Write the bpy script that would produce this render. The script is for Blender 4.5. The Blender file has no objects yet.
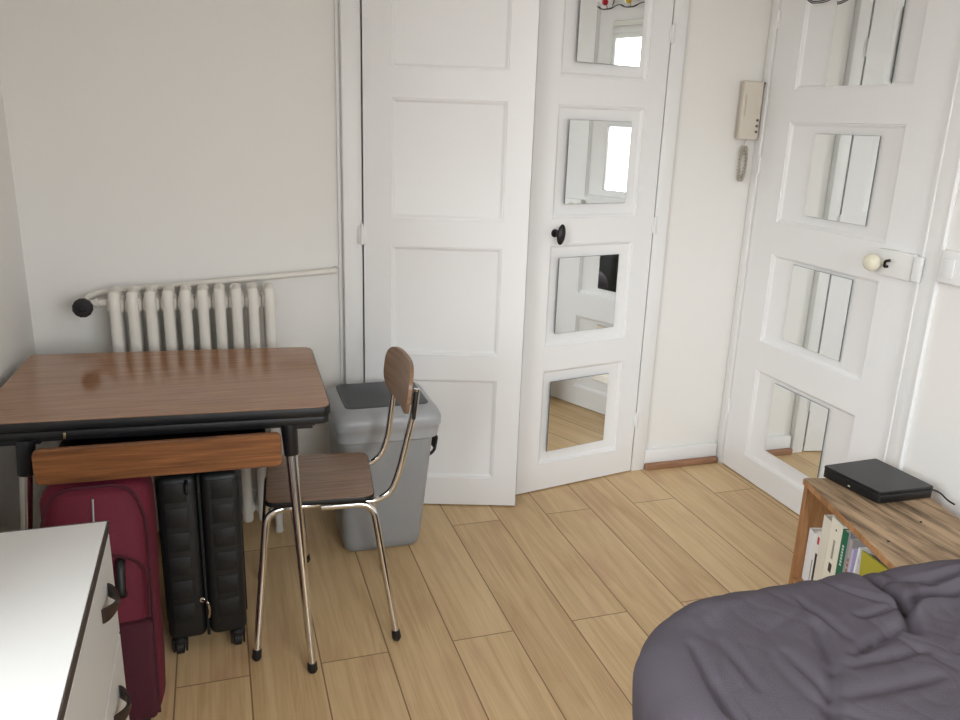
import bpy, bmesh, math, random
from mathutils import Vector, Matrix, noise
from math import sin, cos, pi, radians
C = bpy.context.scene.collection
random.seed(4)

# ------------------------------------------------------------------ materials
def newmat(name):
    m = bpy.data.materials.new(name); m.use_nodes = True
    nt = m.node_tree; return m, nt, nt.nodes['Principled BSDF']
def srgb(r, g, b):
    f = lambda c: (c/255/12.92) if c/255 <= .04045 else ((c/255+.055)/1.055)**2.4
    return (f(r), f(g), f(b), 1)
def plain(name, col, rough=.5, metal=0, bump=0, bscale=60, spec=.5, var=0):
    m, nt, p = newmat(name)
    p.inputs['Base Color'].default_value = col
    p.inputs['Roughness'].default_value = rough
    p.inputs['Metallic'].default_value = metal
    p.inputs['Specular IOR Level'].default_value = spec
    tc = nt.nodes.new('ShaderNodeTexCoord')
    nz = nt.nodes.new('ShaderNodeTexNoise'); nz.inputs['Scale'].default_value = bscale; nz.inputs['Detail'].default_value = 4
    nt.links.new(tc.outputs['Object'], nz.inputs['Vector'])
    if bump:
        b = nt.nodes.new('ShaderNodeBump'); b.inputs['Strength'].default_value = bump; b.inputs['Distance'].default_value = .004
        nt.links.new(nz.outputs['Fac'], b.inputs['Height']); nt.links.new(b.outputs['Normal'], p.inputs['Normal'])
    if var:
        mx = nt.nodes.new('ShaderNodeMix'); mx.data_type = 'RGBA'
        mx.inputs[6].default_value = tuple(c*(1-var) for c in col[:3])+(1,)
        mx.inputs[7].default_value = tuple(min(1, c*(1+var)) for c in col[:3])+(1,)
        nt.links.new(nz.outputs['Fac'], mx.inputs[0]); nt.links.new(mx.outputs[2], p.inputs['Base Color'])
    return m
def wood(name, dark, light, scale=(2, 30, 30), rough=.4, bump=.05, detail=6, dist=.6, ring=None, coord='Object', fine=None, contrast=(.3, .7)):
    m, nt, p = newmat(name)
    N = nt.nodes; L = nt.links
    tc = N.new('ShaderNodeTexCoord'); mp = N.new('ShaderNodeMapping'); mp.inputs['Scale'].default_value = scale
    L.new(tc.outputs[coord], mp.inputs['Vector'])
    nz = N.new('ShaderNodeTexNoise'); nz.inputs['Scale'].default_value = 1; nz.inputs['Detail'].default_value = detail
    nz.inputs['Distortion'].default_value = dist; nz.inputs['Roughness'].default_value = .65
    L.new(mp.outputs['Vector'], nz.inputs['Vector'])
    cr = N.new('ShaderNodeValToRGB'); cr.color_ramp.elements[0].color = dark; cr.color_ramp.elements[1].color = light
    cr.color_ramp.elements[0].position = contrast[0]; cr.color_ramp.elements[1].position = contrast[1]
    L.new(nz.outputs['Fac'], cr.inputs['Fac'])
    out = cr.outputs['Color']
    if ring:
        # ring = (x, y, radius, colour) : a round stain on the surface
        sep = N.new('ShaderNodeVectorMath'); sep.operation = 'DISTANCE'
        pr = N.new('ShaderNodeVectorMath'); pr.operation = 'MULTIPLY'; pr.inputs[1].default_value = (1, 1, 0)
        L.new(tc.outputs[coord], pr.inputs[0]); L.new(pr.outputs[0], sep.inputs[0]); sep.inputs[1].default_value = (ring[0], ring[1], 0)
        mr = N.new('ShaderNodeMapRange'); mr.inputs['From Min'].default_value = ring[2]*.8; mr.inputs['From Max'].default_value = ring[2]*1.15
        mr.inputs['To Min'].default_value = .6; mr.inputs['To Max'].default_value = 0
        L.new(sep.outputs['Value'], mr.inputs['Value'])
        mx = N.new('ShaderNodeMix'); mx.data_type = 'RGBA'; mx.inputs[7].default_value = ring[3]
        L.new(mr.outputs[0], mx.inputs[0]); L.new(out, mx.inputs[6]); out = mx.outputs[2]
    L.new(out, p.inputs['Base Color'])
    p.inputs['Roughness'].default_value = rough
    if bump:
        b = N.new('ShaderNodeBump'); b.inputs['Strength'].default_value = bump; b.inputs['Distance'].default_value = .003
        L.new(nz.outputs['Fac'], b.inputs['Height']); L.new(b.outputs['Normal'], p.inputs['Normal'])
    return m
def floor_mat():
    m, nt, p = newmat('oak_laminate'); N = nt.nodes; L = nt.links
    def math_(op, a, b=None, c=None):
        n = N.new('ShaderNodeMath'); n.operation = op
        for i, v in enumerate((a, b, c)):
            if v is None: continue
            if isinstance(v, (int, float)): n.inputs[i].default_value = v
            else: L.new(v, n.inputs[i])
        return n.outputs[0]
    tc = N.new('ShaderNodeTexCoord'); sp = N.new('ShaderNodeSeparateXYZ'); L.new(tc.outputs['Object'], sp.inputs[0])
    X, Y = sp.outputs[0], sp.outputs[1]
    W, LEN = .1955, 1.37
    xr = math_('DIVIDE', math_('SUBTRACT', X, .603), W)
    row = math_('FLOOR', xr); fx = math_('FRACT', xr)
    odd = math_('MODULO', math_('ABSOLUTE', row), 2)
    yr = math_('DIVIDE', math_('SUBTRACT', Y, math_('MULTIPLY_ADD', odd, .69, 1.985)), LEN)
    col = math_('FLOOR', yr); fy = math_('FRACT', yr)
    cid = N.new('ShaderNodeCombineXYZ'); L.new(row, cid.inputs[0]); L.new(col, cid.inputs[1])
    wn = N.new('ShaderNodeTexWhiteNoise'); wn.noise_dimensions = '3D'; L.new(cid.outputs[0], wn.inputs['Vector'])
    # grain, shifted per plank
    mp = N.new('ShaderNodeVectorMath'); mp.operation = 'MULTIPLY'; mp.inputs[1].default_value = (22, 1.3, 1); L.new(tc.outputs['Object'], mp.inputs[0])
    sh = N.new('ShaderNodeVectorMath'); sh.operation = 'SCALE'; sh.inputs['Scale'].default_value = 37; L.new(wn.outputs['Color'], sh.inputs[0])
    ad = N.new('ShaderNodeVectorMath'); ad.operation = 'ADD'; L.new(mp.outputs[0], ad.inputs[0]); L.new(sh.outputs[0], ad.inputs[1])
    nz = N.new('ShaderNodeTexNoise'); nz.inputs['Scale'].default_value = 1.0; nz.inputs['Detail'].default_value = 7; nz.inputs['Distortion'].default_value = 1.4; nz.inputs['Roughness'].default_value = .6
    L.new(ad.outputs[0], nz.inputs['Vector'])
    mp2 = N.new('ShaderNodeVectorMath'); mp2.operation = 'MULTIPLY'; mp2.inputs[1].default_value = (5, 1.1, 1); L.new(ad.outputs[0], mp2.inputs[0])
    nz2 = N.new('ShaderNodeTexNoise'); nz2.inputs['Scale'].default_value = 2.0; nz2.inputs['Detail'].default_value = 5
    L.new(mp2.outputs[0], nz2.inputs['Vector'])
    g = math_('ADD', math_('MULTIPLY', nz.outputs['Fac'], .7), math_('MULTIPLY', nz2.outputs['Fac'], .3))
    g = math_('ADD', g, math_('MULTIPLY', math_('SUBTRACT', wn.outputs['Value'], .5), .16))
    cr = N.new('ShaderNodeValToRGB'); e = cr.color_ramp.elements
    e[0].position = .28; e[0].color = srgb(188, 153, 110); e[1].position = .72; e[1].color = srgb(224, 196, 152)
    m1 = cr.color_ramp.elements.new(.5); m1.color = srgb(211, 180, 135)
    L.new(g, cr.inputs['Fac'])
    # blurry brown knots
    kn = N.new('ShaderNodeTexNoise'); kn.inputs['Scale'].default_value = 3.2; kn.inputs['Detail'].default_value = 2
    km = N.new('ShaderNodeVectorMath'); km.operation = 'MULTIPLY'; km.inputs[1].default_value = (2.2, .9, 1); L.new(tc.outputs['Object'], km.inputs[0])
    ka = N.new('ShaderNodeVectorMath'); ka.operation = 'ADD'; L.new(km.outputs[0], ka.inputs[0]); L.new(sh.outputs[0], ka.inputs[1]); L.new(ka.outputs[0], kn.inputs['Vector'])
    kr = N.new('ShaderNodeMapRange'); kr.inputs['From Min'].default_value = .56; kr.inputs['From Max'].default_value = .78; kr.inputs['To Max'].default_value = .6
    L.new(kn.outputs['Fac'], kr.inputs['Value'])
    mk = N.new('ShaderNodeMix'); mk.data_type = 'RGBA'; mk.inputs[7].default_value = srgb(184, 140, 110); L.new(kr.outputs[0], mk.inputs[0]); L.new(cr.outputs['Color'], mk.inputs[6])
    # seams
    ex = math_('MINIMUM', fx, math_('SUBTRACT', 1, fx)); ey = math_('MINIMUM', fy, math_('SUBTRACT', 1, fy))
    sx = math_('LESS_THAN', ex, .011); sy = math_('LESS_THAN', ey, .0014)
    seam = math_('MAXIMUM', sx, sy)
    ms = N.new('ShaderNodeMix'); ms.data_type = 'RGBA'; ms.inputs[7].default_value = srgb(112, 84, 54)
    L.new(math_('MULTIPLY', seam, .85), ms.inputs[0]); L.new(mk.outputs[2], ms.inputs[6]); L.new(ms.outputs[2], p.inputs['Base Color'])
    bp = N.new('ShaderNodeBump'); bp.inputs['Strength'].default_value = .25; bp.inputs['Distance'].default_value = .002
    L.new(math_('SUBTRACT', math_('MULTIPLY', g, .3), seam), bp.inputs['Height']); L.new(bp.outputs['Normal'], p.inputs['Normal'])
    p.inputs['Roughness'].default_value = .42
    return m

M = {}
M['wall'] = plain('wall_paint', srgb(237, 235, 231), .6, bump=.12, bscale=35)
M['ceil'] = plain('ceiling_paint', srgb(232, 229, 222), .85)
M['white'] = plain('white_gloss_paint', srgb(240, 240, 240), .38, bump=.06, bscale=14)
M['trimw'] = plain('white_trim_paint', srgb(238, 238, 237), .42, bump=.05, bscale=20)
M['floor'] = floor_mat()
M['mirror'] = plain('mirror_glass', (.86, .88, .87, 1), .015, 1)
M['mirror_edge'] = plain('mirror_edge', srgb(92, 98, 94), .3)
M['chrome'] = plain('chrome', (.72, .71, .70, 1), .12, 1)
M['steel_dull'] = plain('dull_steel', (.30, .30, .31, 1), .38, 1)
M['formica'] = wood('brown_woodgrain_laminate', srgb(130, 88, 60), srgb(172, 128, 94), (4, 150, 4), .13, .008, contrast=(.3, .7))
M['seatwood'] = wood('seat_woodgrain', srgb(116, 84, 62), srgb(158, 124, 98), (5, 140, 5), .25, .01)
M['seatwood_red'] = wood('backrest_woodgrain', srgb(112, 82, 60), srgb(150, 118, 90), (4, 4, 90), .36, .02)
M['drawer'] = wood('orange_brown_woodgrain', srgb(80, 46, 24), srgb(148, 96, 56), (4, 8, 110), .36, .03, contrast=(.3, .7))
M['black_edge'] = plain('black_plastic_edge', srgb(17, 17, 19), .5)
M['black_metal'] = plain('black_lacquer', srgb(24, 24, 27), .4)
M['rubber'] = plain('black_rubber', srgb(18, 17, 17), .6)
M['radiator'] = plain('radiator_enamel', srgb(226, 222, 214), .35, bump=.05, bscale=40)
M['bin_body'] = plain('grey_plastic', srgb(152, 154, 156), .45, bump=.04, bscale=120)
M['bin_rim'] = plain('light_grey_plastic', srgb(164, 166, 169), .38)
M['bin_flap'] = plain('dark_grey_plastic', srgb(66, 70, 74), .45)
M['red_fabric'] = plain('burgundy_fabric', srgb(98, 10, 36), .75, bump=.35, bscale=260, var=.15)
M['red_dark'] = plain('dark_burgundy_mesh', srgb(66, 12, 28), .85, bump=.4, bscale=300)
M['case_black'] = plain('black_abs_shell', srgb(19, 20, 21), .5, bump=.1, bscale=200)
M['case_zip'] = plain('zip_black', srgb(14, 14, 15), .7)
M['dresser'] = plain('white_melamine', srgb(200, 198, 194), .4, bump=.02)
M['dresser_edge'] = plain('dark_brown_edging', srgb(52, 42, 38), .5)
M['handle'] = plain('dark_bronze', srgb(48, 34, 32), .38, .3)
M['duvet'] = plain('mauve_grey_cotton', srgb(86, 80, 87), .92, bump=.5, bscale=420, spec=.15)
M['mattress'] = plain('mattress_cover', srgb(190, 188, 184), .9)
M['crate_top'] = wood('weathered_board', srgb(92, 72, 52), srgb(178, 150, 118), (30, 3.0, 30), .7, .5, contrast=(.36, .62))
M['crate_side'] = wood('orange_pine', srgb(130, 86, 50), srgb(194, 144, 96), (22, 22, 3), .6, .15, contrast=(.3, .7))
M['box_black'] = plain('black_satin_plastic', srgb(22, 23, 24), .32)
M['box_gap'] = plain('black_gap', srgb(8, 8, 8), .7)
M['phone'] = plain('ivory_plastic', srgb(214, 206, 192), .45)
M['phone_base'] = plain('ivory_plastic_base', srgb(196, 188, 176), .5)
M['cord'] = plain('coiled_cord_grey', srgb(168, 162, 148), .5)
M['phone_dark'] = plain('grey_button', srgb(96, 92, 86), .5)
M['cream'] = plain('cream_porcelain', srgb(232, 226, 204), .25)
M['brown_strip'] = wood('brown_quarter_round', srgb(128, 88, 64), srgb(178, 136, 106), (3, 30, 30), .6, .2)
M['dark_metal'] = plain('blackened_metal', srgb(44, 42, 42), .35, .6)
M['brass'] = plain('brass', (.55, .42, .22, 1), .35, 1)
M['ball_red'] = plain('red_ball', srgb(196, 24, 40), .3)
M['ball_yellow'] = plain('yellow_ball', srgb(230, 196, 30), .3)
M['ball_green'] = plain('green_ball', srgb(60, 150, 80), .3)
M['ball_blue'] = plain('blue_ball', srgb(40, 90, 180), .3)
M['wire'] = plain('grey_wire', srgb(66, 66, 66), .5, .5)
M['bag'] = plain('charcoal_fabric', srgb(48, 50, 52), .8, bump=.3, bscale=200)
def paper(name, col): return plain(name, col, .6)

# ------------------------------------------------------------------ mesh helpers
def add_box(bm, c, s, rot=None, bev=0, seg=2):
    mt = Matrix.Translation(c) @ (rot or Matrix.Identity(4)) @ Matrix.Diagonal((s[0], s[1], s[2], 1))
    r = bmesh.ops.create_cube(bm, size=1, matrix=mt)
    if bev:
        es = list({e for v in r['verts'] for e in v.link_edges})
        bmesh.ops.bevel(bm, geom=es, offset=bev, segments=seg, affect='EDGES', profile=.5)
def bx(bm, x0, x1, y0, y1, z0, z1, bev=0, seg=2):
    add_box(bm, ((x0+x1)/2, (y0+y1)/2, (z0+z1)/2), (abs(x1-x0), abs(y1-y0), abs(z1-z0)), None, bev, seg)
def fillet(pts, r, n=6):
    pts = [Vector(p) for p in pts]; out = [pts[0]]
    for a, b, c in zip(pts, pts[1:], pts[2:]):
        d1 = (a-b); d2 = (c-b); rr = min(r, d1.length*.49, d2.length*.49)
        p0 = b+d1.normalized()*rr; p2 = b+d2.normalized()*rr
        for i in range(n+1):
            t = i/n; out.append(p0*(1-t)**2+b*2*t*(1-t)+p2*t*t)
    out.append(pts[-1]); return out
def tube(bm, pts, rad, seg=12, cap=True, squash=None):
    pts = [Vector(p) for p in pts]; n = len(pts)
    rads = rad if isinstance(rad, (list, tuple)) else [rad]*n
    t0 = (pts[1]-pts[0]).normalized()
    up = Vector((0, 0, 1)) if abs(t0.z) < .9 else Vector((1, 0, 0))
    nrm = t0.cross(up).normalized(); rings = []; prev = t0
    for i, p in enumerate(pts):
        t = (pts[min(i+1, n-1)]-pts[max(i-1, 0)]).normalized()
        q = prev.rotation_difference(t); nrm = (q @ nrm).normalized(); prev = t
        b = t.cross(nrm).normalized()
        rings.append([bm.verts.new(p+(nrm*cos(2*pi*k/seg)+b*sin(2*pi*k/seg))*rads[i]) for k in range(seg)])
    for a, b in zip(rings, rings[1:]):
        for k in range(seg):
            bm.faces.new((a[k], a[(k+1) % seg], b[(k+1) % seg], b[k]))
    if cap:
        bm.faces.new(rings[0][::-1]); bm.faces.new(rings[-1])
def closed_tube(bm, pts, rad, seg=8):
    pts = [Vector(p) for p in pts]; n = len(pts); rings = []
    c = sum(pts, Vector())/n
    nm = (pts[0]-c).cross(pts[n//4]-c).normalized()
    for i, p in enumerate(pts):
        t = (pts[(i+1) % n]-pts[i-1]).normalized(); a = t.cross(nm).normalized()
        rings.append([bm.verts.new(p+(a*cos(2*pi*k/seg)+nm*sin(2*pi*k/seg))*rad) for k in range(seg)])
    for i in range(n):
        a, b = rings[i], rings[(i+1) % n]
        for k in range(seg): bm.faces.new((a[k], a[(k+1) % seg], b[(k+1) % seg], b[k]))
def lathe(bm, prof, origin, axis=(0, 0, 1), seg=24):
    ax = Vector(axis).normalized(); u = ax.orthogonal().normalized(); v = ax.cross(u); o = Vector(origin); rings = []
    for r, h in prof:
        rings.append([bm.verts.new(o+ax*h+(u*cos(2*pi*k/seg)+v*sin(2*pi*k/seg))*max(r, 1e-4)) for k in range(seg)])
    for a, b in zip(rings, rings[1:]):
        for k in range(seg): bm.faces.new((a[k], a[(k+1) % seg], b[(k+1) % seg], b[k]))
    bm.faces.new(rings[0][::-1]); bm.faces.new(rings[-1])
def rpoly(corners, r, n=5):
    out = []; m = len(corners)
    for i in range(m):
        a, b, c = Vector(corners[i-1]), Vector(corners[i]), Vector(corners[(i+1) % m])
        ri = r[i] if isinstance(r, (list, tuple)) else r
        p0 = b+(a-b).normalized()*ri; p2 = b+(c-b).normalized()*ri
        for k in range(n+1):
            t = k/n; out.append(p0*(1-t)**2+b*2*t*(1-t)+p2*t*t)
    return out
def prism(bm, poly, z0, z1, bev=0):
    """poly: list of 2D points in XY, extruded z0..z1, soft top/bottom edge"""
    c = sum((Vector(p) for p in poly), Vector((0, 0)))/len(poly); rings = []
    def ring(z, k):
        return [bm.verts.new((p[0]-(p[0]-c[0])/max((Vector(p)-c).length, 1e-6)*k, p[1]-(p[1]-c[1])/max((Vector(p)-c).length, 1e-6)*k, z)) for p in poly]
    lv = [(z0, bev), (z0+bev, 0), (z1-bev, 0), (z1, bev)] if bev else [(z0, 0), (z1, 0)]
    rings = [ring(*l) for l in lv]; n = len(poly)
    for a, b in zip(rings, rings[1:]):
        for k in range(n): bm.faces.new((a[k], a[(k+1) % n], b[(k+1) % n], b[k]))
    bm.faces.new(rings[0][::-1]); bm.faces.new(rings[-1])
def loft(bm, rings):
    R = [[bm.verts.new(p) for p in r] for r in rings]; n = len(R[0])
    for a, b in zip(R, R[1:]):
        for k in range(n): bm.faces.new((a[k], a[(k+1) % n], b[(k+1) % n], b[k]))
    bm.faces.new(R[0][::-1]); bm.faces.new(R[-1])
def obj(name, bm, mat, parent=None, smooth=True, angle=40, label=None):
    bmesh.ops.recalc_face_normals(bm, faces=bm.faces)
    me = bpy.data.meshes.new(name)
    mats = mat if isinstance(mat, list) else [mat]
    if smooth:
        for f in bm.faces: f.smooth = True
        for e in bm.edges:
            if len(e.link_faces) == 2 and e.calc_face_angle(0) > radians(angle): e.smooth = False
    bm.to_mesh(me); bm.free()
    for m in mats: me.materials.append(m)
    o = bpy.data.objects.new(name, me); C.objects.link(o)
    if parent:
        o.parent = parent
        o.matrix_parent_inverse = world_of(parent).inverted()
    if label: o['label'] = label
    return o
def world_of(o):
    m = o.matrix_basis.copy()
    if o.parent: m = world_of(o.parent) @ o.matrix_parent_inverse @ m
    return m
def thing(name, label, cat, loc, group=None):
    o = bpy.data.objects.new(name, None); C.objects.link(o); o.location = loc; o.empty_display_size = .1
    o['label'] = label; o['category'] = cat
    if group: o['group'] = group
    return o
def tag(o, label, cat, group=None):
    o['label'] = label; o['category'] = cat
    if group: o['group'] = group
    return o
def struct(name, bm, mat, label=None, parent=None, **k):
    o = obj(name, bm, mat, parent, **k)
    if not parent: o['kind'] = 'structure'
    if label: o['label'] = label
    return o
B = bmesh.new

# ------------------------------------------------------------------ room shell
XL, XR, YB, YF, H = -.62, 2.19, 3.0, -1.35, 2.55
bm = B(); bx(bm, XL-.2, XR+.2, YF-.2, YB+.75, -.1, 0); struct('floor', bm, M['floor'], 'light oak laminate plank floor', smooth=False)
bm = B(); bx(bm, XL-.2, XR+.2, YF-.2, YB+.75, H, H+.1); struct('ceiling', bm, M['ceil'], smooth=False)
CX0, CX1, CH = .510, 1.728, 2.22            # closet opening
bm = B()
bx(bm, XL-.2, CX0, YB, YB+.12, 0, H); bx(bm, CX1, XR+.2, YB, YB+.12, 0, H); bx(bm, CX0, CX1, YB, YB+.12, CH, H)
bx(bm, CX0-.2, CX1+.2, YB+.6, YB+.7, 0, H); bx(bm, CX0-.3, CX0-.2, YB+.12, YB+.7, 0, H); bx(bm, CX1+.2, CX1+.3, YB+.12, YB+.7, 0, H)
struct('wall_back', bm, M['wall'], 'cream painted back wall behind the radiator', smooth=False)
EY0, EY1, EH = 2.041, 2.944, 2.19           # entrance door opening
bm = B()
bx(bm, XR, XR+.2, YF-.2, EY0, 0, H); bx(bm, XR, XR+.2, EY1, YB, 0, H); bx(bm, XR, XR+.2, EY0, EY1, EH, H); bx(bm, XR+.05, XR+.2, EY0, EY1, 0, EH)
struct('wall_right', bm, M['wall'], 'white painted right wall beside the entrance door', smooth=False)
WY0, WY1, WZ0, WZ1 = -.10, 1.22, .80, 2.36  # window opening in the left wall
bm = B()
bx(bm, XL-.2, XL, YF-.2, WY0, 0, H); bx(bm, XL-.2, XL, WY1, YB, 0, H); bx(bm, XL-.2, XL, WY0, WY1, 0, WZ0); bx(bm, XL-.2, XL, WY0, WY1, WZ1, H)
struct('wall_left', bm, M['wall'], smooth=False)
FX0, FX1, FZ0, FZ1 = .25, 1.75, .95, 2.36
bm = B()
bx(bm, XL, FX0, YF-.2, YF, 0, H); bx(bm, FX1, XR, YF-.2, YF, 0, H); bx(bm, FX0, FX1, YF-.2, YF, 0, FZ0); bx(bm, FX0, FX1, YF-.2, YF, FZ1, H)
struct('wall_front', bm, M['wall'], smooth=False)

# windows
gm, nt, p = newmat('thin_window_glass')
nt.nodes.remove(p); tr = nt.nodes.new('ShaderNodeBsdfTransparent'); gl = nt.nodes.new('ShaderNodeBsdfGlossy'); gl.inputs['Roughness'].default_value = .01
fr = nt.nodes.new('ShaderNodeFresnel'); fr.inputs['IOR'].default_value = 1.2; mx = nt.nodes.new('ShaderNodeMixShader')
nt.links.new(fr.outputs[0], mx.inputs[0]); nt.links.new(tr.outputs[0], mx.inputs[1]); nt.links.new(gl.outputs[0], mx.inputs[2])
nt.links.new(mx.outputs[0], nt.nodes['Material Output'].inputs['Surface'])
def window(name, axis, plane, a0, a1, z0, z1):
    def b(bm, a, c, za, zb, d0, d1, bev=.004):
        if axis == 'x': bx(bm, plane+d0, plane+d1, a, c, za, zb, bev)
        else: bx(bm, a, c, plane+d0, plane+d1, za, zb, bev)
    f = B(); t = .055
    b(f, a0, a0+t, z0, z1, -.12, -.06); b(f, a1-t, a1, z0, z1, -.12, -.06); b(f, a0+t, a1-t, z0, z0+t, -.12, -.06); b(f, a0+t, a1-t, z1-t, z1, -.12, -.06)
    root = struct(name, f, M['trimw'], 'white framed casement window')
    mid = (a0+a1)/2
    for s0, s1 in ((a0+t, mid), (mid, a1-t)):
        s = B(); w = .045
        s0 += .002; s1 -= .002
        b(s, s0, s0+w, z0+t, z1-t, -.1, -.055); b(s, s1-w, s1, z0+t, z1-t, -.1, -.055); b(s, s0+w, s1-w, z0+t, z0+t+w, -.1, -.055); b(s, s0+w, s1-w, z1-t-w, z1-t, -.1, -.055)
        so = obj('window_sash', s, M['trimw'], root)
        g = B(); b(g, s0+w, s1-w, z0+t+w, z1-t-w, -.08, -.077, 0); obj('pane', g, gm, so, smooth=False)
    s = B(); b(s, a0-.03, a1+.03, z0-.03, z0, -.055, .03); obj('window_sill', s, M['trimw'], root)
window('window_1', 'x', XL, WY0, WY1, WZ0, WZ1)
window('window_2', 'y', YF, FX0, FX1, FZ0, FZ1)

# trims and baseboards
bm = B(); bx(bm, 1.795, XR-.012, YB-.022, YB, 0, .088, .003)
bb = struct('baseboard_back', bm, M['trimw'], 'white baseboard between the closet and the entrance door')
bm = B(); bx(bm, 1.795, 2.172, YB-.048, YB-.0225, .0, .030, .008, 3)
obj('quarter_round', bm, M['brown_strip'], bb, label='bare brown wooden moulding strip')
bm = B(); bx(bm, XL, .425, YB-.015, YB, 0, .088, .003); struct('baseboard_left', bm, M['trimw'], 'white baseboard behind the radiator')
bm = B()
for x0, x1, d in ((.440, .5085, .046), (1.7275, 1.790, .032)):
    bx(bm, x0, x1, YB-d, YB, 0, CH+.06, .003)
bx(bm, .425, .4405, YB-.012, YB, 0, CH+.06, .004)
bx(bm, .5095, 1.7285, YB-.010, YB, CH, CH+.06, .003)
struct('trim_1', bm, M['trimw'], 'white painted frame around the two closet doors')
bm = B()   # entrance casing
for y0, y1, d in ((1.955, 2.037, .010), (1.957, 1.967, .016), (2.026, 2.037, .013), (2.948, 2.985, .008)):
    bx(bm, XR-d, XR, y0, y1, 0, EH+.07, .003)
bx(bm, XR-.012, XR, 1.955, 2.985, EH+.004, EH+.07, .003)
struct('trim_2', bm, M['trimw'], 'white moulded casing around the entrance door')

# ------------------------------------------------------------------ panelled doors
def door_mesh(W, Ht, T, panels, z0=.006):
    """front face at y=0 facing -y, s along +x"""
    bm = B()
    xs = sorted({0, W} | {p[0] for p in panels} | {p[1] for p in panels}); zs = sorted({z0, Ht} | {p[2] for p in panels} | {p[3] for p in panels})
    vc = {}
    def V(x, y, z):
        k = (round(x, 5), round(y, 5), round(z, 5))
        if k not in vc: vc[k] = bm.verts.new(k)
        return vc[k]
    def q(*pts): bm.faces.new([V(*a) for a in pts])
    for i in range(len(xs)-1):
        for j in range(len(zs)-1):
            a, b, c, d = xs[i], xs[i+1], zs[j], zs[j+1]
            if any(abs(p[0]-a) < 1e-6 and abs(p[1]-b) < 1e-6 and abs(p[2]-c) < 1e-6 and abs(p[3]-d) < 1e-6 for p in panels):
                steps = [(0, 0), (.0015, .004), (.006, .005), (.013, .0115), (.016, .0125)]
                for (o0, y0), (o1, y1) in zip(steps, steps[1:]):
                    q((a+o0, y0, c+o0), (b-o0, y0, c+o0), (b-o1, y1, c+o1), (a+o1, y1, c+o1))
                    q((a+o0, y0, d-o0), (a+o1, y1, d-o1), (b-o1, y1, d-o1), (b-o0, y0, d-o0))
                    q((a+o0, y0, c+o0), (a+o1, y1, c+o1), (a+o1, y1, d-o1), (a+o0, y0, d-o0))
                    q((b-o0, y0, c+o0), (b-o0, y0, d-o0), (b-o1, y1, d-o1), (b-o1, y1, c+o1))
                o, y = steps[-1]
                q((a+o, y, c+o), (b-o, y, c+o), (b-o, y, d-o), (a+o, y, d-o))
            else:
                q((a, 0, c), (b, 0, c), (b, 0, d), (a, 0, d))
    for i in range(len(xs)-1):
        for z in (z0, Ht): q((xs[i], 0, z), (xs[i+1], 0, z), (xs[i+1], T, z), (xs[i], T, z))
    for j in range(len(zs)-1):
        for x in (0, W): q((x, 0, zs[j]), (x, T, zs[j]), (x, T, zs[j+1]), (x, 0, zs[j+1]))
    for i in range(len(xs)-1):
        for j in range(len(zs)-1): q((xs[i], T, zs[j]), (xs[i], T, zs[j+1]), (xs[i+1], T, zs[j+1]), (xs[i+1], T, zs[j]))
    return bm
def xf(bm, mt): bmesh.ops.transform(bm, matrix=mt, verts=bm.verts); return bm
def hinge(parent, mt, z, x):
    b = B(); tube(b, [(x, -.005, z-.034), (x, -.005, z+.034)], .0058, 10)
    for k in (-.018, .018): tube(b, [(x, -.005, z+k-.001), (x, -.005, z+k+.001)], .0066, 10)
    lathe(b, [(.003, 0), (.005, .004), (.002, .008)], (x, -.005, z+.034)); bx(b, x-.014, x+.014, -.003, -.0005, z-.032, z+.032, .001)
    obj('hinge', xf(b, mt), M['trimw'], parent)
def mirror(parent, mt, x0, x1, z0, z1, tilt=0, proud=.001, y=.0105):
    """glued square mirror; tilt about its vertical axis (thick glue on one side)"""
    b = B(); w, h = x1-x0, z1-z0
    R = mt @ Matrix.Translation(((x0+x1)/2, 0, (z0+z1)/2)) @ Matrix.Rotation(tilt, 4, 'Z')
    off = -abs(sin(tilt))*w/2 - proud
    bx(b, -w/2, w/2, off+y-.004, off+y, -h/2, h/2, .0008, 1)
    for f in b.faces:
        if abs(f.normal.y) < .9 or f.calc_center_median().y > off+y-.002: f.material_index = 1
    b.normal_update()
    return obj('mirror_tile', xf(b, R), [M['mirror'], M['mirror_edge']], parent, smooth=False)
ZP = [(.123, .538), (.637, 1.051), (1.151, 1.571), (1.670, 2.090)]
# door 1: hinged left, its free edge stands out into the room
F1 = Vector((1.089, 2.765)); a1 = radians(-17.0)
mt1 = Matrix.Translation((F1.x, F1.y, 0)) @ Matrix.Rotation(a1, 4, 'Z')
mt1b = mt1 @ Matrix.Translation((-.604, 0, 0))
d1 = struct('door_1', xf(door_mesh(.604, 2.21, .022, [(.100, .510, a, b) for a, b in ZP]), mt1b), M['white'], 'white panelled closet door without mirrors, standing slightly ajar', angle=25)
for z in (.25, 1.087, 1.92): hinge(d1, mt1b, z, -.006)
# door 2: hinged right, with four mirrors
F2 = Vector((1.155, 2.863)); a2 = radians(10.3)
mt2 = Matrix.Translation((F2.x, F2.y, 0)) @ Matrix.Rotation(a2, 4, 'Z')
mt2b = mt2 @ Matrix.Translation((-.028, 0, 0))
d2 = struct('door_2', xf(door_mesh(.603, 2.21, .022, [(.028+.073, .028+.480, a, b) for a, b in ZP]), mt2b), M['white'], 'white panelled closet door with four square mirrors and a dark oval knob', angle=25)
for z in (.25, 1.112, 1.85): hinge(d2, mt2b, z, .609)
TL = radians(1.9)
for x0, z0, z1 in ((.139, 1.722, 2.022), (.125, 1.205, 1.518), (.116, .690, .997), (.112, .178, .486)):
    mirror(d2, mt2, x0, x0+.300, z0, z1, TL)
b = B(); mk = mt2 @ Matrix.Translation((.09, 0, 1.095)) @ Matrix.Rotation(radians(6), 4, 'Y')
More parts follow.
